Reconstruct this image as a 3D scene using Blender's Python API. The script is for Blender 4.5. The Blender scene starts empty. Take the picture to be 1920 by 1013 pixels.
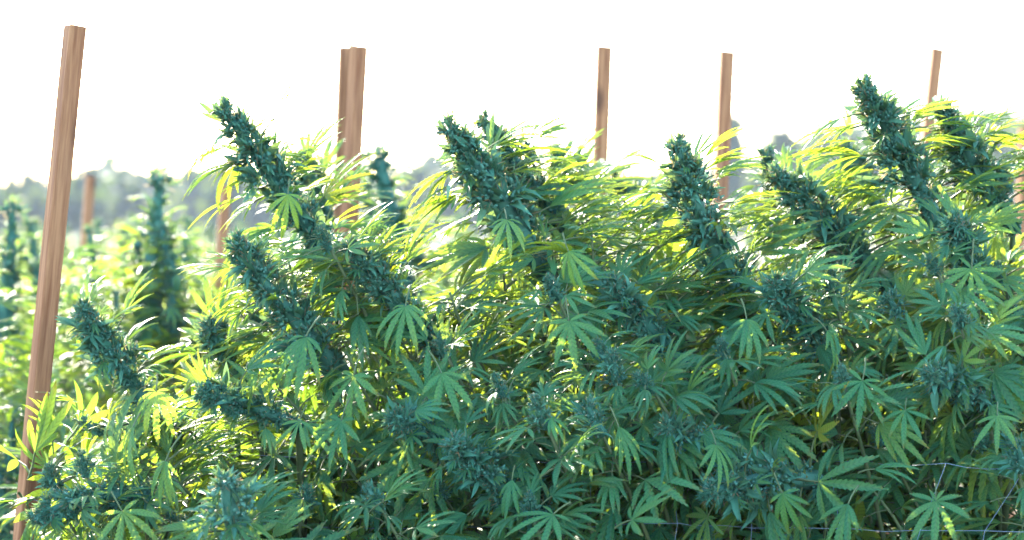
import bpy, math, random
import numpy as np
from mathutils import Matrix, Vector

R = math.radians
rng = np.random.default_rng(7)
random.seed(7)
sc = bpy.context.scene
col = sc.collection

# ------------------------------------------------------------------ camera
CAM_H, LENS, HORIZON = 1.5, 70.0, 430.0
FPX = 1920 * LENS / 36.0                       # focal length in photograph pixels
PITCH = math.atan((506.5 - HORIZON) / FPX)     # camera tilts down this much
cd = bpy.data.cameras.new('camera')
cam = bpy.data.objects.new('camera', cd)
col.objects.link(cam)
cam.location = (0, 0, CAM_H)
cam.rotation_euler = (R(90) - PITCH, 0, 0)
cd.lens = LENS
cd.sensor_width = 36
cd.clip_start = 0.05
cd.clip_end = 6000
cd.dof.use_dof = True
cd.dof.focus_distance = 3.92
cd.dof.aperture_fstop = 2.7
sc.camera = cam

# ------------------------------------------------------------------ sky, sun, exposure
SUN_EL, SUN_AZ = R(25), R(-18)                 # azimuth from the view direction (+Y), negative = left
w = bpy.data.worlds.new('World')
sc.world = w
w.use_nodes = True
wn = w.node_tree
bg = wn.nodes['Background']
sky = wn.nodes.new('ShaderNodeTexSky')
sky.sky_type = 'NISHITA'
sky.sun_disc = False
sky.sun_elevation = SUN_EL
sky.sun_rotation = SUN_AZ
sky.air_density = 1.0
sky.dust_density = 1.2
sky.ozone_density = 1.0
wn.links.new(sky.outputs[0], bg.inputs[0])
bg.inputs[1].default_value = 0.15
sd = bpy.data.lights.new('sun', 'SUN')
sd.energy = 5.0
sd.angle = R(0.6)
sd.color = (1.0, 0.91, 0.74)
sun = bpy.data.objects.new('sun', sd)
col.objects.link(sun)
to_sun = Vector((math.sin(SUN_AZ) * math.cos(SUN_EL), math.cos(SUN_AZ) * math.cos(SUN_EL), math.sin(SUN_EL)))
sun.rotation_euler = to_sun.to_track_quat('Z', 'Y').to_euler()
sun.location = to_sun * 50

sc.view_settings.view_transform = 'Standard'
sc.view_settings.look = 'None'
sc.view_settings.exposure = 2.82
sc.view_settings.gamma = 1.0
sc.view_settings.use_curve_mapping = False
sc.cycles.use_denoising = True
sc.cycles.max_bounces = 1
sc.cycles.diffuse_bounces = 0
sc.cycles.transmission_bounces = 1
sc.cycles.glossy_bounces = 2
sc.cycles.volume_bounces = 0
sc.cycles.sample_clamp_indirect = 6.0


# ------------------------------------------------------------------ helpers
def at(u, v, d):
    """photograph pixel -> world point at ground distance d (along +Y) from the camera"""
    x, z = (u - 960) / FPX, (506.5 - v) / FPX
    c, s = math.cos(PITCH), math.sin(PITCH)
    dy, dz = c + z * s, z * c - s
    return np.array([x * d / dy, d, CAM_H + dz * d / dy])


def unit(a):
    a = np.asarray(a, float)
    n = np.linalg.norm(a, axis=-1, keepdims=True)
    return a / np.maximum(n, 1e-9)


def frame(y, z):
    """rotation matrices with given Y axis and Z hint; works on stacks"""
    y = unit(y)
    z = np.asarray(z, float)
    z = unit(z - (z * y).sum(-1, keepdims=True) * y)
    x = np.cross(y, z)
    return np.stack([x, y, z], axis=-1)


def tag(o, label=None, cat=None, group=None, kind=None):
    if label: o['label'] = label
    if cat: o['category'] = cat
    if group: o['group'] = group
    if kind: o['kind'] = kind
    return o


def mesh(name, V, F, mats, luv=None, tint=None, smooth=True, mi=None):
    V = np.asarray(V, np.float32)
    F = np.asarray(F, np.int32)
    m = bpy.data.meshes.new(name)
    n, k = F.shape
    m.vertices.add(len(V)); m.vertices.foreach_set('co', V.ravel())
    m.loops.add(n * k); m.loops.foreach_set('vertex_index', F.ravel())
    m.polygons.add(n)
    m.polygons.foreach_set('loop_start', np.arange(n, dtype=np.int32) * k)
    m.polygons.foreach_set('loop_total', np.full(n, k, np.int32))
    m.polygons.foreach_set('use_smooth', np.full(n, smooth))
    if mi is not None: m.polygons.foreach_set('material_index', np.asarray(mi, np.int32))
    if luv is not None:
        a = m.attributes.new('luv', 'FLOAT_VECTOR', 'POINT')
        q = np.zeros((len(V), 3), np.float32); q[:, :2] = luv
        a.data.foreach_set('vector', q.ravel())
    if tint is not None:
        a = m.attributes.new('tint', 'FLOAT', 'POINT')
        a.data.foreach_set('value', np.asarray(tint, np.float32))
    for x in (mats if isinstance(mats, (list, tuple)) else [mats]): m.materials.append(x)
    m.update(calc_edges=True)
    return m


def link(name, data, parent=None, mat=None):
    o = bpy.data.objects.new(name, data)
    col.objects.link(o)
    if parent is not None: o.parent = parent
    if mat is not None: o.matrix_basis = mat
    return o


def m4(rot, loc, s=1.0):
    M = np.eye(4); M[:3, :3] = rot * s; M[:3, 3] = loc
    return Matrix(M.tolist())


class Acc:
    """collects triangles with uv and tint"""
    def __init__(s): s.V, s.F, s.U, s.T, s.M, s.n = [], [], [], [], [], 0
    def add(s, V, F, U=None, t=0.5, m=0):
        V = np.asarray(V, float).reshape(-1, 3); F = np.asarray(F, int)
        s.V.append(V); s.F.append(F + s.n)
        s.U.append(np.zeros((len(V), 2)) if U is None else np.asarray(U).reshape(-1, 2))
        s.T.append(np.broadcast_to(t, (len(V),)).astype(float)); s.M.append(np.full(len(F), m)); s.n += len(V)
    def inst(s, V0, F0, U0, rot, loc, scale, tint, m=0):
        """many copies of a template; scale (N,) or (N,3)"""
        N = len(loc)
        if N == 0: return
        scale = np.asarray(scale, float)
        if scale.ndim == 1: scale = scale[:, None]
        P = V0[None] * scale[:, None, :]
        P = np.einsum('nij,nkj->nki', rot, P) + np.asarray(loc)[:, None, :]
        F = (F0[None] + (np.arange(N) * len(V0))[:, None, None]).reshape(-1, 3)
        s.add(P, F, np.tile(U0, (N, 1)), np.repeat(tint, len(V0)), m)
    def build(s, name, mats, smooth=True):
        return mesh(name, np.concatenate(s.V), np.concatenate(s.F), mats, np.concatenate(s.U), np.concatenate(s.T), smooth, np.concatenate(s.M))
    def out(s):
        return np.concatenate(s.V), np.concatenate(s.F), np.concatenate(s.U), np.concatenate(s.M)


def tube(P, rad, k=6, cap=True):
    P = np.asarray(P, float); n = len(P)
    rad = np.broadcast_to(rad, (n,))
    T = unit(np.gradient(P, axis=0))
    h = np.array([0.31, 0.9, 0.17]) if abs(T[0, 1]) < .9 else np.array([1., 0, 0])
    V = []
    for i in range(n):
        h = unit(h - (h @ T[i]) * T[i]); b = np.cross(T[i], h)
        a = np.arange(k) * 2 * math.pi / k
        V.append(P[i] + rad[i] * (np.cos(a)[:, None] * h + np.sin(a)[:, None] * b))
    V = np.concatenate(V); F = []
    for i in range(n - 1):
        for j in range(k):
            a, b_, c, d = i * k + j, i * k + (j + 1) % k, (i + 1) * k + (j + 1) % k, (i + 1) * k + j
            F += [(a, b_, c), (a, c, d)]
    if cap:
        for j in range(1, k - 1): F += [(0, j + 1, j), ((n - 1) * k, (n - 1) * k + j, (n - 1) * k + j + 1)]
    return V, np.array(F)


def bez(a, b, c, n):
    t = np.linspace(0, 1, n)[:, None]
    return (1 - t) ** 2 * a + 2 * t * (1 - t) * b + t * t * c


# ------------------------------------------------------------------ materials
class NT:
    def __init__(s, name):
        s.m = bpy.data.materials.new(name); s.m.use_nodes = True
        s.t = s.m.node_tree; s.t.nodes.clear()
        s.outn = s.t.nodes.new('ShaderNodeOutputMaterial')
    def n(s, typ, ins=None, **kw):
        q = s.t.nodes.new(typ)
        for k, v in kw.items(): setattr(q, k, v)
        for k, v in (ins or {}).items():
            if hasattr(v, 'links'): s.t.links.new(v, q.inputs[k])
            else: q.inputs[k].default_value = v
        return q
    def math(s, op, a, b=0.0, c=0.0):
        return s.n('ShaderNodeMath', {0: a, 1: b, 2: c}, operation=op).outputs[0]
    def mix(s, f, a, b, blend='MIX'):
        q = s.n('ShaderNodeMix', data_type='RGBA', blend_type=blend)
        for i, v in ((0, f), (6, a), (7, b)):
            if hasattr(v, 'links'): s.t.links.new(v, q.inputs[i])
            else: q.inputs[i].default_value = v if i == 0 else (*v, 1)
        return q.outputs[2]
    def done(s, shader):
        s.t.links.new(shader, s.outn.inputs[0]); return s.m


def leaf_material(name, c1, c2, t1, t2, trans=0.5, rough=0.48, veins=True):
    k = NT(name)
    luv = k.n('ShaderNodeAttribute', attribute_name='luv').outputs['Vector']
    tint = k.n('ShaderNodeAttribute', attribute_name='tint').outputs['Fac']
    oi = k.n('ShaderNodeObjectInfo')
    xyz = k.n('ShaderNodeSeparateXYZ', {0: luv})
    ax = k.math('ABSOLUTE', xyz.outputs[0])
    rib = k.math('SUBTRACT', 1.0, k.n('ShaderNodeMapRange', {0: ax, 1: 0.04, 2: 0.16}).outputs[0])
    ph = k.math('MULTIPLY_ADD', ax, -0.9, k.math('MULTIPLY', xyz.outputs[1], 11.0))
    vein = k.math('POWER', k.math('ABSOLUTE', k.math('SINE', k.math('MULTIPLY', ph, math.pi))), 6.0)
    tc = k.n('ShaderNodeTexCoord')
    noise = k.n('ShaderNodeTexNoise', {'Vector': tc.outputs['Object'], 'Scale': 28.0, 'Detail': 3.0}).outputs[0]
    f = k.math('ADD', k.math('MULTIPLY', tint, 0.55), k.math('MULTIPLY', oi.outputs['Random'], 0.45))
    f = k.math('ADD', f, k.math('MULTIPLY', k.math('SUBTRACT', noise, 0.5), 0.5))
    f = k.n('ShaderNodeClamp', {0: f}).outputs[0]
    base = k.mix(f, c1, c2)
    tr = k.mix(f, t1, t2)
    if veins:
        base = k.mix(k.math('MULTIPLY', rib, 0.65), base, (0.18, 0.32, 0.16))
        base = k.mix(k.math('MULTIPLY', vein, 0.28), base, (0.02, 0.05, 0.025))
        tr = k.mix(k.math('MULTIPLY', vein, 0.30), tr, (0.06, 0.12, 0.005))
        tr = k.mix(k.math('MULTIPLY', rib, 0.45), tr, (0.18, 0.24, 0.04))
        wear = k.math('MULTIPLY', k.n('ShaderNodeMapRange', {0: xyz.outputs[1], 1: 0.72, 2: 1.0}).outputs[0], k.n('ShaderNodeMapRange', {0: k.math('ADD', noise, k.math('MULTIPLY', tint, .3)), 1: 0.58, 2: 0.80}).outputs[0])
        base = k.mix(wear, base, (0.30, 0.24, 0.06)); tr = k.mix(wear, tr, (0.40, 0.32, 0.04))
    base = k.mix(1.0, base, oi.outputs['Color'], 'MULTIPLY')
    tr = k.mix(1.0, tr, oi.outputs['Color'], 'MULTIPLY')
    bump = k.n('ShaderNodeBump', {'Height': k.math('ADD', k.math('MULTIPLY', vein, -0.5), k.math('MULTIPLY', rib, -1.0)), 'Strength': 0.35, 'Distance': 0.0015})
    p = k.n('ShaderNodeBsdfPrincipled', {'Base Color': base, 'Roughness': rough, 'Specular IOR Level': 0.24, 'Normal': bump.outputs[0]})
    t = k.n('ShaderNodeBsdfTranslucent', {'Color': tr})
    mx = k.n('ShaderNodeMixShader', {0: trans, 1: p.outputs[0], 2: t.outputs[0]})
    return k.done(mx.outputs[0])


M_LEAF = leaf_material('fan_leaf_green', (0.024, 0.190, 0.118), (0.070, 0.310, 0.128), (0.25, 0.50, 0.030), (0.60, 0.70, 0.050), 0.45)
M_SUGAR = leaf_material('sugar_leaf_green', (0.045, 0.205, 0.140), (0.110, 0.350, 0.230), (0.12, 0.24, 0.05), (0.28, 0.36, 0.08), 0.28, 0.55, veins=False)
M_BUD = leaf_material('bud_bract_green', (0.050, 0.205, 0.150), (0.160, 0.420, 0.300), (0.14, 0.22, 0.06), (0.22, 0.30, 0.10), 0.16, 0.60, veins=False)

M_HAIR = leaf_material('pistil_hair', (0.30, 0.30, 0.20), (0.42, 0.26, 0.12), (0.50, 0.48, 0.30), (0.50, 0.36, 0.18), 0.4, 0.6, veins=False)


def simple(name, c1, c2, scale, rough=0.7, stretch=(1, 1, 1), bump=0.3, bd=0.002, spec=0.3):
    k = NT(name)
    tc = k.n('ShaderNodeTexCoord')
    mp = k.n('ShaderNodeMapping', {0: tc.outputs['Object'], 'Scale': stretch})
    nz = k.n('ShaderNodeTexNoise', {'Vector': mp.outputs[0], 'Scale': scale, 'Detail': 6.0, 'Roughness': 0.6})
    c = k.mix(k.n('ShaderNodeMapRange', {0: nz.outputs[0], 1: 0.3, 2: 0.7}).outputs[0], c1, c2)
    b = k.n('ShaderNodeBump', {'Height': nz.outputs[0], 'Strength': bump, 'Distance': bd})
    p = k.n('ShaderNodeBsdfPrincipled', {'Base Color': c, 'Roughness': rough, 'Specular IOR Level': spec, 'Normal': b.outputs[0]})
    return k.done(p.outputs[0])


M_STEM = simple('stem_green', (0.09, 0.15, 0.06), (0.16, 0.20, 0.09), 40, 0.6, (1, 1, .2))
M_SOIL = simple('dry_soil', (0.07, 0.052, 0.036), (0.13, 0.10, 0.065), 0.6, 0.95, bump=0.6, bd=0.05)
M_HILL = simple('far_hill_grass', (0.07, 0.085, 0.05), (0.13, 0.13, 0.07), 0.05, 0.95, bump=0)
M_BARK = simple('bark', (0.06, 0.045, 0.035), (0.12, 0.09, 0.07), 6, 0.9)
M_STRING = simple('pale_blue_twine', (0.22, 0.32, 0.46), (0.38, 0.48, 0.62), 300, 0.5, bump=0.2, bd=0.0004)


def wood_material():
    k = NT('planed_fir')
    tc = k.n('ShaderNodeTexCoord'); oi = k.n('ShaderNodeObjectInfo')
    off = k.n('ShaderNodeVectorMath', {0: tc.outputs['Object'], 1: k.n('ShaderNodeCombineXYZ', {0: oi.outputs['Random'], 2: k.math('MULTIPLY', oi.outputs['Random'], 9.0)}).outputs[0]}, operation='ADD')
    mp = k.n('ShaderNodeMapping', {0: off.outputs[0], 'Scale': (1, 1, .045)})
    nz = k.n('ShaderNodeTexNoise', {'Vector': mp.outputs[0], 'Scale': 95.0, 'Detail': 5.0, 'Roughness': .65})
    big = k.n('ShaderNodeTexNoise', {'Vector': off.outputs[0], 'Scale': 5.0, 'Detail': 2.0})
    c = k.mix(k.n('ShaderNodeMapRange', {0: nz.outputs[0], 1: .38, 2: .62}).outputs[0], (0.26, 0.085, 0.032), (0.56, 0.26, 0.115))
    c = k.mix(k.math('MULTIPLY', big.outputs[0], 0.5), c, (0.48, 0.25, 0.13))
    kn = k.n('ShaderNodeMapping', {0: off.outputs[0], 'Scale': (9, 9, 4.2)})
    vo = k.n('ShaderNodeTexVoronoi', {'Vector': kn.outputs[0], 'Scale': 1.0})
    knot = k.math('SUBTRACT', 1.0, k.n('ShaderNodeMapRange', {0: vo.outputs['Distance'], 1: .07, 2: .20}).outputs[0])
    c = k.mix(k.math('MULTIPLY', knot, .75), c, (0.10, 0.045, 0.03))
    b = k.n('ShaderNodeBump', {'Height': nz.outputs[0], 'Strength': .35, 'Distance': .001})
    p = k.n('ShaderNodeBsdfPrincipled', {'Base Color': c, 'Roughness': .7, 'Specular IOR Level': .25, 'Normal': b.outputs[0]})
    return k.done(p.outputs[0])


M_WOOD = wood_material()


# ------------------------------------------------------------------ leaf shapes
def leaflet(L, W, theta, rise, curl, sway, fold, teeth):
    """serrated lanceolate blade from the origin, heading theta from +Y in the XY plane"""
    if teeth:
        n = teeth * 2 + 1
        t = np.linspace(0, 1, n)
    else:
        n = 6
        t = np.array([0, .16, .38, .62, .84, 1.0])
    prof = np.clip(t, 0, 1) ** 0.95 * (1 - t) ** 0.92 * 2.2 + 0.02 * (1 - t)
    wid = W * prof
    if teeth:
        k = np.arange(n) % 2
        wid = wid * np.where(k == 1, 1.18, 0.76)
        te = t + np.where(k == 1, 0.5 / n, -0.2 / n) * 1.2        # teeth lean to the tip
        te[0], te[-1] = 0, 1
    else:
        te = t
    a = rise - curl * t ** 1.3
    ds = np.diff(t, prepend=0) * L
    th = theta + sway * t
    hx = np.cumsum(ds * np.cos(a) * np.sin(th)); hy = np.cumsum(ds * np.cos(a) * np.cos(th)); hz = np.cumsum(ds * np.sin(a))
    mid = np.stack([hx, hy, hz], 1)
    side = np.stack([np.cos(th), -np.sin(th), np.zeros(n)], 1)
    tan = np.stack([np.cos(a) * np.sin(th), np.cos(a) * np.cos(th), np.sin(a)], 1)
    nor = np.cross(side, tan)
    sh = (te - t)[:, None] * L * tan
    Lf = mid + sh - side * (wid * math.cos(fold))[:, None] + nor * (wid * math.sin(fold))[:, None]
    Rt = mid + sh + side * (wid * math.cos(fold))[:, None] + nor * (wid * math.sin(fold))[:, None]
    V = np.stack([Lf, mid, Rt], 1).reshape(-1, 3)
    U = np.stack([np.stack([np.full(n, q), te if q else t], 1) for q in (-1., 0., 1.)], 1).reshape(-1, 2)
    F = []
    for i in range(n - 1):
        a0, b0 = i * 3, i * 3 + 3
        for j in (0, 1):
            F += [(a0 + j, a0 + j + 1, b0 + j + 1), (a0 + j, b0 + j + 1, b0 + j)]
    return V, np.array(F), U


def fan_leaf(nl, style, r, lod=False):
    """palmate leaf of unit size (centre leaflet = 1) at the end of a petiole that starts at the origin and runs along +Y"""
    A = Acc()
    pl = r.uniform(.34, .55)
    pet = bez(np.zeros(3), np.array([0, pl * .5, pl * .16]), np.array([0, pl, pl * .05]), 3 if lod else 5)
    V, F = tube(pet, np.linspace(.018, .012, len(pet)), 3 if lod else 5, cap=False)
    A.add(V, F, None, .3, 1)
    hub = pet[-1]
    lens = {1: [1], 3: [1, .78], 5: [1, .86, .52], 7: [1, .90, .68, .36], 9: [1, .93, .78, .52, .28]}[nl]
    if style == 'flat': tilt, curl, spread = r.uniform(-.25, .0), r.uniform(.15, .5), r.uniform(.52, .62)
    elif style == 'droop': tilt, curl, spread = r.uniform(-.45, -.05), r.uniform(.5, 1.0), r.uniform(.34, .46)
    else: tilt, curl, spread = r.uniform(-.05, .25), r.uniform(.4, .9), r.uniform(.18, .28)   # swept: leaflets held together
    sway = r.uniform(-.35, .35) if style == 'swept' else r.uniform(-.15, .15)
    wbase = r.uniform(.106, .136) * (0.66 if style == 'swept' else 1.0 if style == 'flat' else .88)
    for i, l in enumerate(lens):
        for s in ((0,) if i == 0 else (-1, 1)):
            L = l * r.uniform(.92, 1.08)
            th = s * i * spread * r.uniform(.92, 1.08) * (1.12 if i == len(lens) - 1 else 1)
            V, F, U = leaflet(L, wbase * L ** .62 * 1.0, th, tilt * math.cos(th) + r.normal(0, .07) + .05, curl * r.uniform(.75, 1.25),
                              sway + r.normal(0, .10) - s * .10 * i, r.uniform(.15, .55), 0 if lod else (13 if l > .6 else 9))
            A.add(V + hub + np.array([0, 0, .001 * i]), F, U, np.clip(r.normal(.5, .22), 0, 1))
    V, F, U, m = A.out()
    return dict(V=V, F=F, U=U, m=m, T=np.concatenate(A.T), hub=hub)


LEAF, LEAF_LOD = {}, {}
for st in ('flat', 'droop', 'swept'):
    LEAF[st], LEAF_LOD[st] = [], []
    for q in range(14):
        nl = [7, 7, 5, 7, 9, 5, 7][q % 7] if st != 'swept' else [5, 7, 5, 5, 7, 3, 7][q % 7]
        d = fan_leaf(nl, st, rng)
        d['mesh'] = mesh('fan_leaf_' + st, d['V'], d['F'], [M_LEAF, M_STEM], d['U'], d['T'], True, d['m'])
        LEAF[st].append(d)
    for q in range(6):
        LEAF_LOD[st].append(fan_leaf(5, st, rng, True))

# bud pieces: a bract (pointed drop) and narrow sugar leaves
def bract():
    rings = [(0, .08), (.26, .31), (.60, .21), (1.0, .0)]
    V, F = [], []
    k = 5
    for y, r_ in rings[:3]:
        for j in range(k):
            a = 2 * math.pi * j / k
            V.append((r_ * math.cos(a), y, r_ * math.sin(a)))
    V.append((0.05, 1.0, .08))
    for i in range(2):
        for j in range(k):
            a, b, c, d = i * k + j, i * k + (j + 1) % k, (i + 1) * k + (j + 1) % k, (i + 1) * k + j
            F += [(a, c, b), (a, d, c)]
    for j in range(k): F.append((2 * k + j, 3 * k, 2 * k + (j + 1) % k))
    V = np.array(V)
    return V, np.array(F), np.stack([V[:, 0] * 0, V[:, 1]], 1)


BR = bract()


def sugar(curl, W):
    t = np.array([0, .3, .65, 1.0]); wid = np.array([.35, 1, .7, 0.03]) * W
    a = .1 - curl * t
    ds = np.diff(t, prepend=0)
    y, z = np.cumsum(ds * np.cos(a)), np.cumsum(ds * np.sin(a))
    V, U = [], []
    for i in range(4):
        for q in (-1, 0, 1):
            V.append((q * wid[i], y[i], z[i] + (0.45 * wid[i] if q else 0))); U.append((q, t[i]))
    F = []
    for i in range(3):
        for j in (0, 1):
            a0, b0 = i * 3 + j, i * 3 + 3 + j
            F += [(a0, a0 + 1, b0 + 1), (a0, b0 + 1, b0)]
    return np.array(V), np.array(F), np.array(U)


SUGAR = [sugar(c, wv) for c, wv in ((.3, .10), (.9, .12), (1.5, .11), (-.4, .09), (.6, .15))]
UP = np.array([0, 0, 1.])
HAIR = (np.array([[-.035, 0, 0], [.035, 0, 0], [.03, .6, .12], [.0, 1, .35]]), np.array([[0, 1, 2], [0, 2, 3]]), np.zeros((4, 2)))


def axis_interp(P, t):
    s = np.linspace(0, 1, len(P))
    return np.stack([np.interp(t, s, P[:, i]) for i in range(3)], -1)


def cola(P, Rm, r, detail=1.0, gap=.25, cone=False):
    """flower spike round the axis P (base to tip): lobes of bracts with small leaves between; returns two accumulators"""
    body, sug = Acc(), Acc()
    T = np.gradient(P, axis=0)
    length = np.linalg.norm(np.diff(P, axis=0), axis=1).sum()
    nn = max(4, int(length / (Rm * .48)))
    ts = (np.arange(nn) + .5) / nn
    V, F = tube(axis_interp(P, np.linspace(0, .97, 8)), Rm * np.linspace(.42, .12, 8), 6)
    body.add(V, F, None, .1)
    az = r.uniform(0, 6)
    lob = []
    for i, t in enumerate(ts):
        prof = (min(1, (1 - t) * 2.0 + .12)) ** .8 * (0.80 + .20 * min(1, t * 3)) * (1 + .16 * math.sin(i * 2.1 + az))
        if cone: prof = (1 - t * .93) ** .85 * (1 + .30 * math.sin(i * 1.7 + az))
        if t < .45 and r.uniform() < gap: prof *= .62
        k = 4 if t < .85 else 3
        for j in range(k):
            az += 2.39996 + r.normal(0, .25)
            lob.append((t + r.normal(0, .3) / nn, az, prof * r.uniform(.70, 1.22)))
    lob.append((.985, 0, .35)); lob.append((.96, 2, .42)); lob.append((.96, 4, .42))
    for t, a, pr in lob:
        t = min(max(t, 0), 1)
        c = axis_interp(P, t); ax = unit(axis_interp(T, t))
        h = unit(np.cross(ax, [.3, -.8, .2])); b = np.cross(ax, h)
        out = h * math.cos(a) + b * math.sin(a)
        rr = Rm * pr
        cen = c + out * rr * .42
        d0 = unit(out * .75 + ax * .75)
        nb = max(4, int(13 * detail))
        d = unit(d0[None] + r.normal(0, .62, (nb, 3)))
        size = Rm * r.uniform(.17, .32, nb) * (.6 + .4 * pr)
        pos = cen + d * (rr * r.uniform(.12, .46, nb))[:, None]
        dirs = unit(d + ax * .45)
        body.inst(*BR, frame(dirs, r.normal(0, 1, (nb, 3))), pos, size, np.clip(r.normal(.5, .25, nb), 0, 1))
        nh = int(6 * detail)
        dh = unit(d0[None] + r.normal(0, .6, (nh, 3)))
        body.inst(*HAIR, frame(unit(dh + ax * .3), r.normal(0, 1, (nh, 3))), cen + dh * (rr * .42), Rm * r.uniform(.22, .42, nh), r.uniform(0, 1, nh), 1)
        ns = max(3, int(12 * detail))
        d = unit(d0[None] + r.normal(0, .55, (ns, 3)))
        ln = Rm * np.where(r.uniform(0, 1, ns) < .06, r.uniform(1.0, 1.5, ns), r.uniform(.38, .95, ns)) * (.55 + .5 * pr)
        if t > .84: ln = np.minimum(ln, Rm * .55)
        pos = cen + d * (rr * r.uniform(.05, .36, ns))[:, None]
        dirs = unit(d + ax * r.uniform(.1, .9, (ns, 1)))
        rot = frame(dirs, ax[None] + r.normal(0, .5, (ns, 3)))
        for q in range(5):
            sel = (np.arange(ns) + int(r.integers(5))) % 5 == q
            sug.inst(*SUGAR[q], rot[sel], pos[sel], ln[sel], np.clip(r.normal(.5, .25, sel.sum()), 0, 1))
    return body, sug


# shared small buds along +Z, unit length
BUDS = []
for q in range(7):
    P = np.stack([.06 * np.sin(np.linspace(0, 2, 6) + q), .05 * np.cos(np.linspace(0, 2, 6) + q), np.linspace(0, 1, 6)], 1)
    b, s = cola(P, .34 + .05 * (q % 3), rng, .75, .1)
    BUDS.append((b.build('flower_bud', [M_BUD, M_HAIR]), s.build('small_leaves', M_SUGAR)))


# ------------------------------------------------------------------ plants
class Plant:
    def __init__(s, base, label, group=None, cat='hemp plant', seed=0):
        s.base = np.asarray(base, float); s.r = np.random.default_rng(seed)
        s.o = link('hemp_plant', None); s.o.location = s.base
        tag(s.o, label, cat, group)
        s.leaves, s.fill = [], Acc()
        s.shoots = 0
    def leaf(s, node, out, nrm, size, style=None, color=None, variant=None):
        s.leaves.append((np.asarray(node, float), np.asarray(out, float), np.asarray(nrm, float), size, style, color, variant))
    def fill_leaf(s, node, out, nrm, size):
        st = ('flat', 'droop', 'swept')[int(s.r.integers(3))]
        d = LEAF_LOD[st][int(s.r.integers(6))]
        rot = frame(out, nrm)
        V = (d['V'] * size) @ rot.T + (node - s.base)
        for m in (0, 1):
            pass
        s.fill.V.append(V); s.fill.F.append(d['F'] + s.fill.n); s.fill.U.append(d['U'])
        s.fill.T.append(np.clip(d['T'] + s.r.normal(0, .2), 0, 1)); s.fill.M.append(d['m']); s.fill.n += len(V)
    def nodes(s, P, Rm, n, t0, t1, size0, size1, fill=False, perp=.0, clear=0.0):
        """pairs of fan leaves along an axis, largest lowest"""
        r = s.r; T = np.gradient(P, axis=0); az = r.uniform(0, 6.28)
        for i in range(n):
            t = t0 + (t1 - t0) * (i + r.uniform(-.3, .3)) / max(1, n - 1)
            t = min(max(t, 0), 1)
            c = axis_interp(P, t); ax = unit(axis_interp(T, t))
            h = unit(np.cross(ax, [.3, -.8, .2])); b = np.cross(ax, h)
            az += 2.39996 + r.normal(0, .3)
            out = h * math.cos(az) + b * math.sin(az)
            if clear and t > .22 and out[1] < -.25 and r.uniform() < clear: continue
            size = (size0 + (size1 - size0) * i / max(1, n - 1)) * r.uniform(.8, 1.2)
            o2 = unit(out + ax * (r.uniform(-.1, .55)) + perp)
            nr = ax * .8 + UP * .45 + r.normal(0, .25, 3)
            if fill: s.fill_leaf(c + out * Rm * .3, o2, nr, size)
            else: s.leaf(c + out * Rm * .3, o2, nr, size)
    def spike(s, P, Rm, label=None, detail=1.0, name='flower_spike'):
        b, sg = cola(np.asarray(P) - s.base, Rm, s.r, detail)
        o = link(name, b.build(name, [M_BUD, M_HAIR]), s.o)
        if label: o['label'] = label
        c = link('small_leaves', sg.build('small_leaves', M_SUGAR), o); c['kind'] = 'stuff'
    def bud(s, base, d, L):
        r = s.r
        b, sg = BUDS[int(r.integers(len(BUDS)))]
        rot = frame(r.normal(0, 1, 3) if abs(d[2]) > 2 else np.cross(d, r.normal(0, 1, 3)), d)   # Z along d
        o = link('flower_bud', b, s.o, m4(rot, base - s.base, L))
        c = link('small_leaves', sg, o); c['kind'] = 'stuff'
    def stem(s, P, r0, r1, name='branch'):
        V, F = tube(np.asarray(P) - s.base, np.linspace(r0, r1, len(P)), 6)
        link(name, mesh(name, V, F, M_STEM, np.zeros((len(V), 2)), np.full(len(V), .5)), s.o)
    def finish(s):
        def clear_of_post(l):                  # keep the leftmost stake free of leaves above its foot
            p = l[0] + unit(l[1]) * l[3] * 1.2
            u, v = 960 + p[0] / p[1] * FPX, HORIZON - (p[2] - CAM_H) / p[1] * FPX
            return not (p[1] < 4.3 and u < 138 and v < 925)
        L = [l for l in s.leaves if clear_of_post(l)]
        if len(L) > 298:                       # the nearest stay single leaves, the rest join the inner foliage
            order = sorted(range(len(L)), key=lambda i: L[i][0][1] - L[i][3] * 2 - (5 if L[i][4] else 0))
            keep, rest = [L[i] for i in order[:298]], [L[i] for i in order[298:]]
        else: keep, rest = L, []
        for n_, o_, z_, sz, *_ in rest: s.fill_leaf(n_, o_, z_, sz)
        for node, out, nrm, size, st, color, variant in keep:
            pick = st or s.r.choice(['flat', 'droop', 'swept'], p=[.16, .34, .50])
            d = LEAF[pick][variant if variant is not None else int(s.r.integers(len(LEAF[pick])))]
            rot = frame(out, nrm)
            if variant is not None: node = node - rot @ (d['hub'] * size)
            o = link('fan_leaf', d['mesh'], s.o, m4(rot, node - s.base, size))
            if color is None:
                u = s.r.uniform()
                v = s.r.uniform(.82, 1.15)
                color = (v, v, v, 1)
                if u < .02: color = (1.35 * v, .95 * v, .6 * v, 1)
                elif u < .14: color = (1.2 * v, 1.08 * v, .85 * v, 1)
            o.color = color
        if s.fill.n:
            o = link('inner_leaves', s.fill.build('inner_leaves', [M_LEAF, M_STEM]), s.o); o['kind'] = 'stuff'


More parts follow.
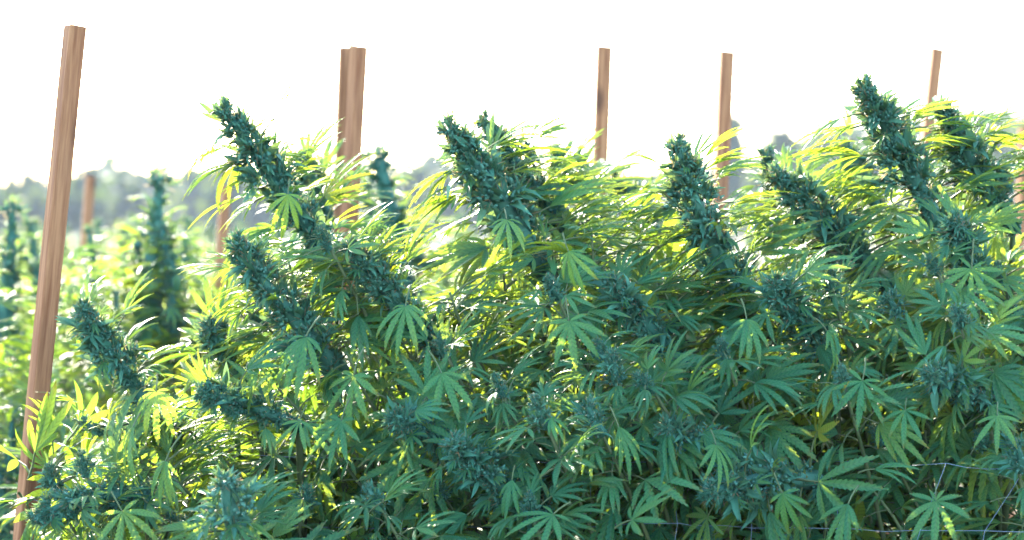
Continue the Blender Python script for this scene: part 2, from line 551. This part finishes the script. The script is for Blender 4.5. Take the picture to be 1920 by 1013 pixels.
# ------------------------------------------------------------------ ground and far country
def ground():
    n = 60
    xs = np.sign(np.linspace(-1, 1, n)) * np.abs(np.linspace(-1, 1, n)) ** 3 * 3000
    ys = np.linspace(-1, 1, n); ys = np.sign(ys) * np.abs(ys) ** 3 * 3000
    X, Y = np.meshgrid(xs, ys)
    Z = .03 * np.sin(X * 1.3) * np.cos(Y * 2.1) * np.exp(-(X ** 2 + Y ** 2) / 4000)
    V = np.stack([X, Y, Z], -1).reshape(-1, 3)
    I = np.arange(n * n).reshape(n, n)
    F = np.stack([I[:-1, :-1], I[:-1, 1:], I[1:, 1:], I[1:, :-1]], -1).reshape(-1, 4)
    o = link('ground', mesh('ground', V, F, M_SOIL)); tag(o, 'dry bare soil of the crop field', 'ground', kind='structure')


ground()

SKY_U = [-300, 0, 100, 200, 260, 300, 350, 420, 520, 640, 800, 950, 1150, 1300, 1400, 1475, 1520, 1600, 1750, 1920, 2300]
SKY_V = [330, 335, 328, 306, 330, 314, 332, 308, 330, 318, 300, 320, 335, 322, 310, 276, 260, 240, 226, 206, 200]


def far_hills():
    n = 90
    us = np.linspace(-500, 2500, n); V = []
    top = np.interp(us, SKY_U, SKY_V) + 28
    for k, (d, f) in enumerate(((255, 0), (300, .45), (360, 1.), (460, 1.05), (640, .4))):
        for i, u in enumerate(us):
            p = at(u, 430, d)
            h = max(0, (430 - top[i]) / FPX * 360) * f
            V.append((p[0], d, h - (.3 if f == 0 else 0)))
    I = np.arange(5 * n).reshape(5, n)
    F = np.stack([I[:-1, :-1], I[:-1, 1:], I[1:, 1:], I[1:, :-1]], -1).reshape(-1, 4)
    o = link('hills', mesh('hills', V, F, M_HILL)); tag(o, 'low grassy hills behind the field under the wood', 'hills', kind='structure')


far_hills()

M_FOL = leaf_material('tree_foliage', (0.030, 0.060, 0.025), (0.065, 0.10, 0.035), (0.10, 0.16, 0.02), (0.18, 0.22, 0.03), .25, .7, veins=False)


def crown_pts(r, c, rx, rz, n, cone=False):
    """leaf clump quads spread in a crown volume with lumps"""
    lumps = unit(r.normal(0, 1, (9, 3))) * r.uniform(.35, .75, (9, 1))
    k = r.integers(0, 9, n)
    p = lumps[k] + r.normal(0, .20, (n, 3))
    if cone:
        h = r.uniform(0, 1, n) ** 1.3
        a = r.uniform(0, 6.28, n); rad = (1 - h) * r.uniform(.4, 1.0, n) * (.8 + .35 * np.sin(h * 28 + a * 2))
        p = np.stack([rad * np.cos(a), rad * np.sin(a), h * 2 - 1], 1)
    return c + p * np.array([rx, rx, rz])


def clump(A, r, pts, size):
    n = len(pts)
    q = np.array([[-.5, -.3, 0], [.5, -.35, .1], [.6, .4, 0], [-.4, .5, .12], [0, .05, .3]])
    F0 = np.array([[0, 1, 4], [1, 2, 4], [2, 3, 4], [3, 0, 4]])
    rot = frame(r.normal(0, 1, (n, 3)), r.normal(0, 1, (n, 3)) + UP)
    A.inst(q, F0, np.zeros((5, 2)), rot, pts, size * r.uniform(.6, 1.4, n), np.clip(r.normal(.5, .25, n), 0, 1))


def wood():
    r = np.random.default_rng(5)
    A = Acc()
    for i in range(260):
        u = r.uniform(-450, 2400); d = r.uniform(190, 340)
        b = at(u, 430, d)
        top = max(3.5, (430 - np.interp(u, SKY_U, SKY_V)) / FPX * d * r.uniform(.86, 1.06) + 1.5)
        b[2] = 0
        cone = r.uniform() < .35
        rx = top * (.2 if cone else .34)
        clump(A, r, crown_pts(r, b + [0, 0, top * .56], rx, top * .44, 110, cone), top * .17)
        V, F = tube(np.array([b, b + [0, 0, top * .6]]), np.array([top * .022, top * .008]), 5)
        A.add(V, F, None, .1, 1)
    o = link('far_wood', A.build('far_wood', [M_FOL, M_BARK], False))
    tag(o, 'hazy blue-grey wood along the horizon', 'wood', kind='stuff')


wood()


def far_tree(u, vtop, d, rx, label, cone):
    r = np.random.default_rng(int(u))
    b = at(u, 430, d); b[2] = 0
    top = (430 - vtop) / FPX * d + CAM_H
    e = link('tree', None); e.location = b; tag(e, label, 'tree')
    V, F = tube(np.array([[0, 0, 0], [.1, 0, top * .4], [0, .1, top * .92]]), np.array([.2, .14, .03]) * top / 9, 6)
    tr = Acc(); tr.add(V, F)
    for k in range(5):
        a = k * 2.4; z = top * (.42 + .1 * k)
        V, F = tube(np.array([[0, 0, z], [math.cos(a) * rx * .7, math.sin(a) * rx * .7, z + top * .08]]), np.array([.07, .02]) * top / 9, 4)
        tr.add(V, F)
    link('trunk', tr.build('trunk', M_BARK), e)
    A = Acc(); clump(A, r, crown_pts(r, np.array([0, 0, top * .60]), rx, top * .41, 320, cone), top * .10)
    link('crown', A.build('crown', M_FOL, False), e)


far_tree(1374, 214, 205, 1.15, 'narrow blurred tree just behind the fourth wooden stake', False)
far_tree(1476, 226, 200, 2.1, 'lone dark tree standing above the skyline between the fourth and fifth stakes', False)


# ------------------------------------------------------------------ stakes
def stake(top, low, d, width, label, turn=0.6, depth=None, group='wooden stakes', seed=0, dtop=None):
    """square planed timber; top and low are two photograph pixels on its axis"""
    r = np.random.default_rng(seed + 50)
    a, b = at(*top, dtop or d), at(*low, d)
    dr = unit(a - b)
    foot = b - dr * ((b[2] + .25) / dr[2])
    L = np.linalg.norm(a - foot)
    x0 = np.array([math.cos(turn), math.sin(turn), 0])
    rot = frame(np.cross(dr, x0), dr)
    hw, hd = width / 2, (depth or width) / 2
    V, F = [], []
    n = 14
    ch = .003
    prof = [(-hw + ch, -hd), (hw - ch, -hd), (hw, -hd + ch), (hw, hd - ch), (hw - ch, hd), (-hw + ch, hd), (-hw, hd - ch), (-hw, -hd + ch)]
    bx, by = r.normal(0, .004), r.normal(0, .004)
    for i in range(n + 1):
        t = i / n
        taper = 1 if i > 1 else (.25 if i == 0 else 1)
        for (x, y) in prof:
            z = L * t + (r.normal(0, .0018) if i == n else 0)
            V.append((x * taper + bx * math.sin(t * 3.1) * 2 + r.normal(0, .0003), y * taper + by * math.sin(t * 3.1) * 2, z))
    for i in range(n):
        for j in range(8):
            F.append((i * 8 + j, i * 8 + (j + 1) % 8, i * 8 + 8 + (j + 1) % 8, i * 8 + 8 + j))
    me = bpy.data.meshes.new('wooden_stake')
    me.from_pydata([tuple(v) for v in V], [], F + [tuple(range(7, -1, -1)), tuple(n * 8 + j for j in range(8))])
    me.materials.append(M_WOOD)
    o = link('wooden_stake', me, None, m4(rot, foot))
    tag(o, label, 'stake', group)
    return o


stake((141, 50), (58, 900), 4.25, .038, 'tall wooden stake nearest the left edge, leaning to the right', .62, seed=1)
stake((649, 90), (640, 400), 5.25, .034, 'left of the two wooden stakes standing side by side, partly hidden', .2, seed=2)
stake((672, 88), (653, 400), 5.17, .036, 'front one of the paired wooden stakes, right of its twin', .72, seed=3)
stake((1133, 89), (1127, 330), 5.3, .036, 'wooden stake standing alone between the middle and the right-hand spikes, third from left', .10, seed=4)
stake((1362, 97), (1350, 300), 5.6, .037, 'wooden stake in front of a narrow blurred tree, fourth from left', .15, seed=5)
stake((1757, 92), (1741, 250), 6.3, .035, 'thinner wooden stake behind the tallest right-hand spike, fifth from left', .12, seed=6)
stake((1920, 240), (1914, 400), 8.5, .038, 'pale blurred stake cut by the right edge', .2, seed=7)
stake((170, 332), (163, 430), 8.5, .040, 'short blurred stake far behind, just right of the leftmost stake', .3, seed=8)
stake((424, 350), (414, 520), 8.0, .038, 'blurred far stake seen beside the leaning left spike', .3, seed=9)

# ------------------------------------------------------------------ the front row of plants
ROW_Y = 4.35
FRONT = [
    (215, 'front hemp plant beside the leftmost stake, with one low leaning spike', 'hemp'),
    (520, 'front hemp plant with two stacked spikes leaning left beneath the paired stakes', 'hemp'),
    (915, 'front hemp plant in the centre carrying the broad leaning spike and bright fan leaf', 'hemp'),
    (1250, 'front hemp plant right of centre with a single straight upright spike', 'hemp'),
    (1510, 'front hemp plant with twin spikes below the fourth stake', 'hemp'),
    (1800, 'front hemp plant at right with the tallest spike of all', 'hemp'),
]
plants = []
for i, (u, lab, _) in enumerate(FRONT):
    b = at(u + 60, 900, ROW_Y + .12); b[2] = 0
    plants.append(Plant(b, lab, 'front row of hemp plants', seed=20 + i))
EDGES = [365, 715, 1120, 1400, 1640]


def near(d): return 3.9 + (d - 3.9) * .55 if d < 3.9 else d


def owner(u): return plants[int(np.searchsorted(EDGES, u))]


# flower spikes traced from the photograph: tip, two more axis pixels, distance, radius
SPIKES = [
    ((418, 203), (470, 275), (560, 400), (640, 520), 4.12, .045, 1),
    ((440, 452), (490, 525), (570, 620), (640, 700), 3.98, .042, 1),
    ((655, 462), (690, 510), (750, 570), (830, 660), 4.02, .036, 1),
    ((837, 236), (890, 305), (950, 395), (1030, 520), 4.10, .049, 1),
    ((905, 226), (960, 290), (1020, 380), (1080, 470), 4.3, .038, 1),
    ((1268, 270), (1290, 345), (1335, 455), (1400, 600), 4.10, .045, 1),
    ((1436, 285), (1455, 350), (1500, 420), (1560, 500), 4.50, .036, 1),
    ((1452, 328), (1510, 375), (1590, 455), (1670, 540), 4.20, .044, 1),
    ((1618, 160), (1660, 235), (1715, 340), (1800, 500), 4.12, .047, 1),
    ((1768, 205), (1800, 265), (1840, 340), (1900, 430), 4.22, .041, 1),
    ((155, 577), (185, 630), (240, 705), (330, 830), 3.98, .037, 1),
    ((376, 738), (415, 745), (480, 765), (560, 800), 3.80, .030, 1),
    ((392, 608), (402, 630), (425, 670), (470, 730), 4.15, .032, 1),
    ((1148, 530), (1170, 565), (1215, 610), (1290, 690), 4.00, .038, 1),
    ((1452, 528), (1470, 560), (1510, 610), (1570, 690), 3.95, .036, 1),
    ((62, 972), (110, 950), (190, 925), (280, 930), 3.72, .030, 1),
    ((848, 828), (880, 860), (940, 915), (1010, 960), 3.62, .037, 1),
    ((1330, 922), (1375, 912), (1440, 895), (1530, 900), 3.62, .040, 1),
    ((1246, 800), (1275, 812), (1320, 830), (1390, 870), 3.70, .033, 1),
    ((1742, 700), (1775, 715), (1825, 735), (1900, 780), 3.78, .036, 1),
    ((735, 785), (765, 795), (810, 815), (860, 850), 3.74, .032, 1),
    ((1045, 285), (1062, 310), (1090, 350), (1130, 420), 4.75, .034, 1),
    ((1150, 335), (1175, 365), (1210, 410), (1260, 470), 5.0, .036, 1),
    ((1585, 275), (1600, 310), (1640, 380), (1690, 470), 4.95, .040, 1),
    ((568, 293), (575, 310), (590, 345), (620, 420), 4.8, .026, 1),
    ((1790, 415), (1795, 440), (1810, 480), (1830, 540), 3.98, .034, 1),
]
# buds that face the camera: pixel, distance, length
ROSETTES = [
    (425, 905, 3.30, .115), (1005, 745, 3.66, .070), (1105, 760, 3.66, .075), (1145, 665, 3.78, .065), (1195, 705, 3.74, .055),
    (930, 705, 3.85, .050), (1790, 580, 3.85, .055), (600, 430, 4.0, .055), (1560, 510, 4.0, .065), (1665, 555, 4.0, .055),
    (1030, 520, 3.98, .060), (1905, 830, 3.70, .075), (1120, 640, 3.82, .045), (1350, 640, 3.92, .050), (690, 910, 3.72, .060),
    (150, 850, 3.9, .055), (990, 930, 3.62, .055), (1575, 690, 3.82, .050), (820, 640, 4.0, .045), (1740, 480, 4.0, .050),
]
for tip, p1, p2, p3, d, Rm, det in SPIKES:
    d = near(d)
    pl = owner(p2[0] - 40)
    # the axis runs back into the bush towards its foot
    K = np.array([at(*p3, d + .16), at(*p2, d + .07), at(*p1, d + .02), at(*tip, d - .02)])
    s = np.linspace(0, 3, 16)
    P = np.stack([np.interp(s, range(4), K[:, i]) for i in range(3)], 1)
    P[1:-1] = (P[:-2] + 2 * P[1:-1] + P[2:]) / 4
    P[1:-1] = (P[:-2] + 2 * P[1:-1] + P[2:]) / 4
    Lc = np.linalg.norm(K[0] - K[3])
    Rm *= 1.22
    pl.spike(P, Rm, None, 1.2)
    n = int(Lc / .024) + 4
    pl.nodes(P, Rm, n, .80, 0.0, .065 + Rm * .7, .150, clear=.8)
    # small leaves standing off the upper spike
    pl.nodes(P, Rm, 10, .86, .3, .03, .07)
    Rm *= 1.0
    if tip[1] < 620 and Rm > .0455:             # long leaves swept out on both sides of the leaning spike
        for side, cnt in ((-1, 11), (1, 16)):
            for i in range(cnt):
                t = (.05 + .72 * (i + pl.r.uniform()) / cnt)
                out = np.array([side * .85, pl.r.uniform(-.12, .6), -.30 if side < 0 else .38]) + pl.r.normal(0, .16, 3)
                nrm = np.array([-.35 if side < 0 else -.25, pl.r.uniform(-.5, .2), .8]) + pl.r.normal(0, .22, 3)
                pl.leaf(axis_interp(P, t), out, nrm, (.190 - .11 * t) * pl.r.uniform(.8, 1.2) * (.62 if tip == (418, 203) and side > 0 else 1), 'swept')
    foot = pl.base + np.array([0, 0, .55])
    pl.stem(np.concatenate([bez(foot, (foot * .4 + P[0] * .6) + [0, 0, -.05], P[0], 8), P[1:6]]), .011, .004)

CAMP = np.array([0, 0, CAM_H])
for u, v, d, L in ROSETTES:
    d = near(d)
    pl = owner(u)
    tip = at(u, v, d - .06)
    dirn = unit(np.array([-.25, -.55, .75]) + pl.r.normal(0, .12, 3))
    if (u, v) == (425, 905): dirn = unit(np.array([-.05, -.70, .72]))
    b0 = tip - dirn * L
    pl.bud(b0, dirn, L)
    P = np.stack([b0 - dirn * .16 + [0.03, .04, -.03], b0 - dirn * .08, b0, tip], 0)
    big = 1.25 if (u, v) == (425, 905) else 1
    pl.nodes(P, .02, 34 if big > 1 else 15, .84, .1, .07, .14 if big > 1 else .13)
    pl.stem(bez(P[0] + [.1, .25, -.35], P[0] + [.06, .1, -.15], b0, 6), .007, .003)

# single fan leaves picked out of the photograph: hub pixel, distance, image angle of the centre leaflet (deg, 0 right, -90 down), size, style, variant
HERO = [
    (1067, 603, 3.74, -92, .082, 'flat', 0), (663, 705, 3.76, -90, .105, 'flat', 1), (573, 632, 3.80, -100, .115, 'droop', 3),
    (828, 700, 3.76, -75, .078, 'flat', 2), (1066, 472, 3.88, -75, .078, 'droop', 1), (950, 412, 3.92, -100, .080, 'droop', 6),
    (1617, 715, 3.68, -95, .085, 'flat', 3), (1697, 770, 3.66, -100, .062, 'flat', 6), (1342, 835, 3.56, -70, .075, 'droop', 0),
    (1185, 975, 3.45, 20, .088, 'flat', 7), (640, 790, 3.70, -92, .080, 'flat', 8), (562, 790, 3.70, -95, .070, 'flat', 9),
    (1037, 965, 3.45, -130, .080, 'flat', 10), (1467, 925, 3.48, -75, .080, 'droop', 8), (1590, 945, 3.50, -125, .085, 'droop', 9),
    (1822, 505, 3.90, -100, .085, 'flat', 4), (293, 735, 3.80, -75, .085, 'droop', 4), (250, 800, 3.78, -125, .105, 'droop', 5),
    (540, 365, 4.0, -85, .065, 'droop', 7), (1870, 780, 3.62, -105, .060, 'flat', 5), (1755, 940, 3.48, -90, .082, 'flat', 11),
    (1400, 600, 3.86, -80, .070, 'droop', 10), (760, 575, 3.86, -90, .080, 'droop', 11), (1550, 620, 3.8, -55, .060, 'droop', 12),
    (310, 865, 3.6, -100, .100, 'droop', 13), (1160, 800, 3.55, -60, .085, 'swept', 0), (960, 900, 3.5, -95, .070, 'droop', 2),
    (1640, 880, 3.55, 30, .085, 'swept', 1), (1080, 840, 3.5, 20, .09, 'swept', 4), (720, 940, 3.5, 60, .085, 'swept', 3),
    (780, 990, 3.45, 15, .085, 'flat', 12), (490, 680, 3.85, -110, .095, 'droop', 1), (230, 960, 3.55, -60, .085, 'flat', 13),
]
for u, v, d, ang, size, st, var in HERO:
    d = near(d)
    pl = owner(u)
    a = R(ang)
    out = np.array([math.cos(a), -.55, math.sin(a)]) + pl.r.normal(0, .2, 3)
    nrm = np.array([-.05, -.55, .85]) + pl.r.normal(0, .28, 3) if math.sin(a) < 0 else np.array([.0, -.6, .8])
    pl.leaf(at(u, v, d), out, nrm, size * pl.r.uniform(1.1, 1.5), st, (1.1, 1.08, .95, 1), var)

# filler shoots over the bush front, then deeper layers
TOP_U = [-40, 60, 110, 180, 250, 330, 400, 450, 520, 580, 650, 720, 780, 850, 930, 1000, 1060, 1130, 1200, 1300, 1380, 1450, 1550, 1640, 1720, 1800, 1920, 2150]
TOP_V = [1100, 980, 760, 720, 740, 740, 660, 560, 450, 400, 490, 570, 570, 490, 390, 370, 380, 380, 420, 420, 450, 470, 480, 480, 430, 430, 430, 420]


def dfront(u, v): return 4.04 - .25 * max(0, (v - 480) / 533.0) ** 1.0


def gap_hole(u, v): return 1670 < u < 1960 and 815 < v < 1030


BUDPX = [q[:2] for q in ROSETTES] + [p for q in SPIKES for p in (q[0], q[1], tuple((np.array(q[1]) + q[2]) / 2), q[2])]
pts = []
rr = np.random.default_rng(77)
for _ in range(9000):
    u, v = rr.uniform(-20, 2080), rr.uniform(340, 1160)
    if v < np.interp(u, TOP_U, TOP_V) + 40 or gap_hole(u, v): continue
    if (u - 425) ** 2 + (v - 905) ** 2 < 120 ** 2: continue
    if any((u - q[0]) ** 2 + (v - q[1]) ** 2 < 62 ** 2 for q in BUDPX): continue
    if any((u - a) ** 2 + (v - b) ** 2 < 88 ** 2 for a, b in pts): continue
    pts.append((u, v))
for u, v in pts:
    pl = owner(u)
    d = dfront(u, v) + rr.uniform(.02, .16)
    tip = at(u, v, d)
    dr = unit(np.array([-.38, -.42, .75]) + rr.normal(0, .22, 3))
    L = rr.uniform(.13, .22)
    K = np.stack([tip - dr * L + np.array([.03, .06, -.05]), tip - dr * L * .6, tip - dr * L * .25, tip])
    pl.nodes(K, .012, 8 if v < 650 else 7, .92, .0, .07, .140)
    if v < np.interp(u, TOP_U, TOP_V) + 170:   # the top of the canopy: long leaves swept by the breeze
        for i in range(7):
            sd_ = 1 if rr.uniform() < .7 else -1
            out = np.array([sd_ * .8, rr.uniform(-.4, .4), .45 if sd_ > 0 else -.1]) + rr.normal(0, .22, 3)
            pl.leaf(axis_interp(K, rr.uniform(.1, .9)), out, np.array([-.3, -.1, .85]) + rr.normal(0, .25, 3), rr.uniform(.10, .17), 'swept')
    if rr.uniform() < .45:
        pl.bud(K[2] - dr * .01, dr, rr.uniform(.04, .065))
    pl.stem(np.concatenate([bez(K[0] + [rr.uniform(0, .12), .22, -.3], K[0] + [.03, .1, -.12], K[0], 5), K[1:]]), .006, .002)
for layer, (dd, cnt, vmax) in enumerate(((.36, 190, 1250), (.56, 280, 1500), (.80, 300, 1500))):
    for _ in range(cnt):
        u, v = rr.uniform(0, 2100), rr.uniform(430, vmax)
        if v < np.interp(u, TOP_U, TOP_V) + 50 + 20 * layer or v > vmax: continue
        pl = owner(u)
        tip = at(u, v, dfront(u, min(v, 1013)) + dd + rr.uniform(-.1, .1))
        dr = unit(np.array([-.25, -.1, .8]) + rr.normal(0, .35, 3))
        K = np.stack([tip - dr * .22, tip - dr * .1, tip])
        pl.nodes(K, .012, 10, .95, 0, .11, .18, fill=True)
for pl in plants:                              # trunk
    pl.stem(np.stack([pl.base + [0, 0, -.05], pl.base + [.01, 0, .3], pl.base + [0, 0, .6], pl.base + [-.04, -.02, 1.0]]), .022, .012, 'stem')
    pl.finish()

# ------------------------------------------------------------------ plants behind
GEN = []


def spike_proto(q):
    P = np.stack([.05 * np.sin(np.linspace(0, 2.5, 8) + q) - .05 * np.sin(q), .04 * np.cos(np.linspace(0, 2, 8) + q), np.linspace(0, 1, 8)], 1)
    b, s = cola(P, .175 + .015 * (q % 2), rng, .55, .3, True)
    return b.build('flower_spike', [M_BUD, M_HAIR]), s.build('small_leaves', M_SUGAR)


SPK = [spike_proto(q) for q in range(4)]


def back_plant(base, label, group, spikes, seed, width=.5, height=1.45, nshoot=60):
    """spikes: (x, y, top z, length) relative to base"""
    pl = Plant(base, label, group, seed=seed)
    r = pl.r
    for x, y, z, L, *wf in spikes:
        wf = wf[0] if wf else 1.0
        b, s = SPK[int(r.integers(4))]
        lean = np.array([r.normal(-.06, .05), r.normal(0, .05), 1.])
        rot = frame(np.cross(lean, r.normal(0, 1, 3)), lean)
        o = link('flower_spike', b, pl.o, m4(rot @ np.diag([wf, wf, 1.0]), np.array([x, y, z - L]), L))
        c = link('small_leaves', s, o); c['kind'] = 'stuff'
        P = pl.base + np.array([x, y, z]) - np.outer(np.array([1.25, .8, .4, 0.05]), unit(lean)) * L
        pl.nodes(P, .03, 30, .93, 0, .06, .16, fill=True)
        pl.stem(bez(pl.base + [0, 0, .3], pl.base + [x * .6, y * .6, (z - L) * .6], pl.base + [x, y, z - L * .9], 6), .012, .004)
    for _ in range(nshoot):
        a = r.uniform(0, 6.28); q = math.sqrt(r.uniform(.1, 1)); z = r.uniform(.45, 1) ** .8
        sh = math.sqrt(max(.15, 1 - (z - .55) ** 2 * 2.2))
        tip = pl.base + np.array([math.cos(a) * q * width * sh, math.sin(a) * q * width * sh, z * height])
        dr = unit(np.array([math.cos(a) * .5 * q - .1, math.sin(a) * .5 * q, .8]) + r.normal(0, .2, 3))
        K = np.stack([tip - dr * .22, tip - dr * .1, tip])
        pl.nodes(K, .012, 8, .95, 0, .08, .14, fill=True)
    pl.stem(np.stack([pl.base + [0, 0, -.05], pl.base + [0, .01, .4], pl.base + [0, 0, .9]]), .02, .01, 'stem')
    pl.finish()
    return pl


def rel(base, tips):
    out = []
    for u, v, d, L, *wf in tips:
        p = at(u, v, d) - base
        out.append((p[0], p[1], p[2], L, *wf))
    return out


def ground_pt(u, d):
    b = at(u, 900, d); b[2] = 0
    return b


b = ground_pt(300, 6.3)
back_plant(b, 'blurred hemp plant with a tall upright spike, right of the leftmost stake', 'blurred hemp plants behind',
           rel(b, [(288, 335, 6.2, .50, 1.2), (318, 425, 6.1, .2, 1.3), (268, 440, 6.3, .2, 1.3), (330, 480, 6.0, .26), (262, 470, 6.4, .25), (215, 545, 5.9, .2), (365, 560, 6.0, .2)]), 61, .5, 1.42)
b = ground_pt(150, 7.4)
back_plant(b, 'blurred hemp plant with a small yellowish spike seen right beside the leftmost stake', 'blurred hemp plants behind',
           rel(b, [(186, 430, 7.2, .28), (70, 415, 7.3, .35), (120, 520, 7.0, .2)]), 62, .55, 1.38)
b = ground_pt(-20, 5.6)
back_plant(b, 'dark blurred hemp plant cut by the left edge', 'blurred hemp plants behind',
           rel(b, [(6, 385, 6.3, .45), (-60, 420, 5.7, .3), (20, 760, 5.3, .2), (15, 880, 5.2, .2)]), 63, .42, 1.15)
b = ground_pt(735, 6.5)
back_plant(b, 'blurred hemp plant whose dark upright spike shows between the paired stakes and the centre', 'blurred hemp plants behind',
           rel(b, [(742, 282, 5.9, .46, 1.6), (703, 316, 6.2, .24, 1.3), (790, 400, 6.3, .2), (660, 420, 6.4, .2)]), 64, .5, 1.45)
b = ground_pt(400, 9.2)
back_plant(b, 'small far blurred hemp plant with a thin dark spike beside a blurred stake', 'blurred hemp plants behind',
           rel(b, [(373, 438, 9.2, .25), (330, 470, 9.0, .2), (440, 470, 9.1, .2)]), 65, .5, 1.35)

protos = []
for q, (sp, hgt) in enumerate((([(0, 0, 1.52, .36), (.25, .1, 1.38, .25), (-.27, -.1, 1.36, .25), (.1, -.3, 1.3, .2)], 1.32),
                               ([(.05, .05, 1.46, .3), (.3, -.1, 1.34, .25), (-.2, .2, 1.40, .28)], 1.3),
                               ([(-.05, 0, 1.58, .38), (.22, .22, 1.42, .26), (-.3, .1, 1.33, .22), (0, -.32, 1.28, .2), (.33, -.1, 1.3, .2)], 1.36))):
    protos.append((sp, hgt))


def copy_tree(o, parent=None):
    c = o.copy(); col.objects.link(c)
    if parent is not None: c.parent = parent
    for ch in list(o.children): copy_tree(ch, c)
    return c


OWN = {
    (8.2, 150): 'blurred hemp plant in the strip just right of the leftmost stake',
    (8.2, 340): 'blurred hemp plant close behind the tall upright blurred spike, on its right',
    (8.2, 430): 'blurred hemp plant behind the lower of the two stacked spikes',
    (6.6, 1880): 'blurred hemp plant glimpsed through leaves behind the tallest right-hand plant',
    (8.2, 60): 'blurred hemp plant directly behind the leftmost stake',
    (8.2, 240): 'low blurred hemp plant between the leftmost stake and the low leaning spike',
    (8.2, 520): 'blurred hemp plant at the foot of the far stake beside the stacked spikes',
    (8.2, 860): 'blurred hemp plant behind the left side of the central broad spike',
    (10.2, 180): 'far hemp plant at the foot of the short blurred stake',
    (10.2, 300): 'far hemp plant just right of the tall upright blurred spike',
}
rg = np.random.default_rng(99)
first = {}
for d, us in ((6.6, (1000, 1230, 1560, 1880)), (8.2, (60, 150, 240, 340, 430, 520, 860, 1130, 1400, 1700)), (10.2, (20, 180, 300, 560, 700, 900, 1300, 1600, 1850)),
              (12.8, (-20, 40, 110, 170, 230, 290, 340, 400, 470, 620, 780, 1000, 1200)), (16, (40, 130, 220, 310, 400, 500, 650, 800)),
              (21, (0, 70, 150, 230, 300, 370, 440, 700, 760))):
    for u in us:
        b = ground_pt(u + rg.uniform(-15, 15), d + rg.uniform(-.3, .3))
        k = int(rg.integers(3))
        near = d < 7
        lab = {6.6: 'blurred hemp plant right behind the front row, mostly hidden by it', 8.2: 'blurred hemp plant in the second row behind'}.get(d, 'far blurred hemp plant in the rows running back to the wood')
        grp = {6.6: 'hemp plants hidden behind the front row', 8.2: 'second row hemp plants'}.get(d, 'far rows of hemp plants')
        lab = OWN.get((d, u), lab)
        if k not in first:
            pl = back_plant(b, lab, grp, protos[k][0], 200 + k, .5, protos[k][1], 50)
            first[k] = pl.o
            o = pl.o
        else:
            o = copy_tree(first[k]); o.location = b
            tag(o, lab, None, grp)
        o.rotation_euler = (0, 0, rg.uniform(0, 6.28))
        s_ = rg.uniform(.94, 1.04); o.scale = (s_, s_, s_ * rg.uniform(.97, 1.03))

# ------------------------------------------------------------------ trellis net of twine in front of the row
net = link('trellis_net', None)
net.location = at(960, 1000, 3.7) * np.array([0, 1, 0]) + np.array([0, 0, .9])
tag(net, 'pale blue twine trellis net strung low across the front row', 'net')


def string(pts):
    P = np.array(pts) - np.array(net.location)
    V, F = tube(P, .00048, 5)
    link('string', mesh('string', V, F, M_STRING), net)


def sag(a, b, n, s):
    t = np.linspace(0, 1, n)[:, None]
    return a + (b - a) * t + np.array([0, 0, -s]) * 4 * t * (1 - t) + np.random.default_rng(int(abs(a[0]) * 999)).normal(0, .0015, (n, 3))


ND = 3.79
h1 = [at(62, 880, 4.22)] + [at(u, v, ND + (.30 if u < 1620 else 0)) for u, v in ((160, 822), (420, 850), (900, 862), (1300, 868), (1560, 864), (1775, 869), (1925, 878), (2100, 880))]
h2 = [at(56, 935, 4.22)] + [at(u, v, ND + (.30 if u < 1200 else .10 if u < 1620 else 0) - (.02 if u > 1200 else 0)) for u, v in ((160, 955), (500, 985), (900, 990), (1275, 980), (1350, 984), (1600, 990), (1842, 993), (2100, 991))]
h3 = [p + np.array([0, 0, -.15]) for p in h2]


def chain(pts):
    out = []
    for a, b in zip(pts[:-1], pts[1:]): out.append(sag(a, b, 5, .004)[:-1])
    return np.concatenate(out + [pts[-1][None]])


for h in (h1, h2, h3): string(chain(h))
c1, c2, c3 = chain(h1), chain(h2), chain(h3)
for (u1, u2, u3) in ((1775, 1730, 1700), (1925, 1842, 1815), (1600, 1590, 1580), (1430, 1420, 1410), (1290, 1275, 1262), (1120, 1115, 1110), (960, 955, 950), (800, 800, 800), (2080, 2000, 1960)):
    def on(c, u):
        x = at(u, 900, ND)[0]
        return np.array([x, np.interp(x, c[:, 0], c[:, 1]), np.interp(x, c[:, 0], c[:, 2])])
    string(np.concatenate([sag(on(c1, u1), on(c2, u2), 4, .0), sag(on(c2, u2), on(c3, u3), 4, 0)[1:]]))

# ------------------------------------------------------------------ haze
HAZE = 0.00045
if HAZE:
    V = np.array([(x, y, z) for x in (-420, 420) for y in (-30, 700) for z in (-1.5, 34)])
    F = np.array([(0, 1, 3, 2), (4, 6, 7, 5), (0, 4, 5, 1), (2, 3, 7, 6), (0, 2, 6, 4), (1, 5, 7, 3)])
    k = NT('air_haze')
    vol = k.n('ShaderNodeVolumePrincipled', {'Color': (0.66, 0.80, 1.0, 1), 'Density': HAZE, 'Anisotropy': 0.0})
    k.t.links.new(vol.outputs[0], k.outn.inputs['Volume'])
    o = link('haze', mesh('haze', V, F, k.m, smooth=False)); tag(o, 'thin bright haze in the air over the field', 'haze', kind='stuff')
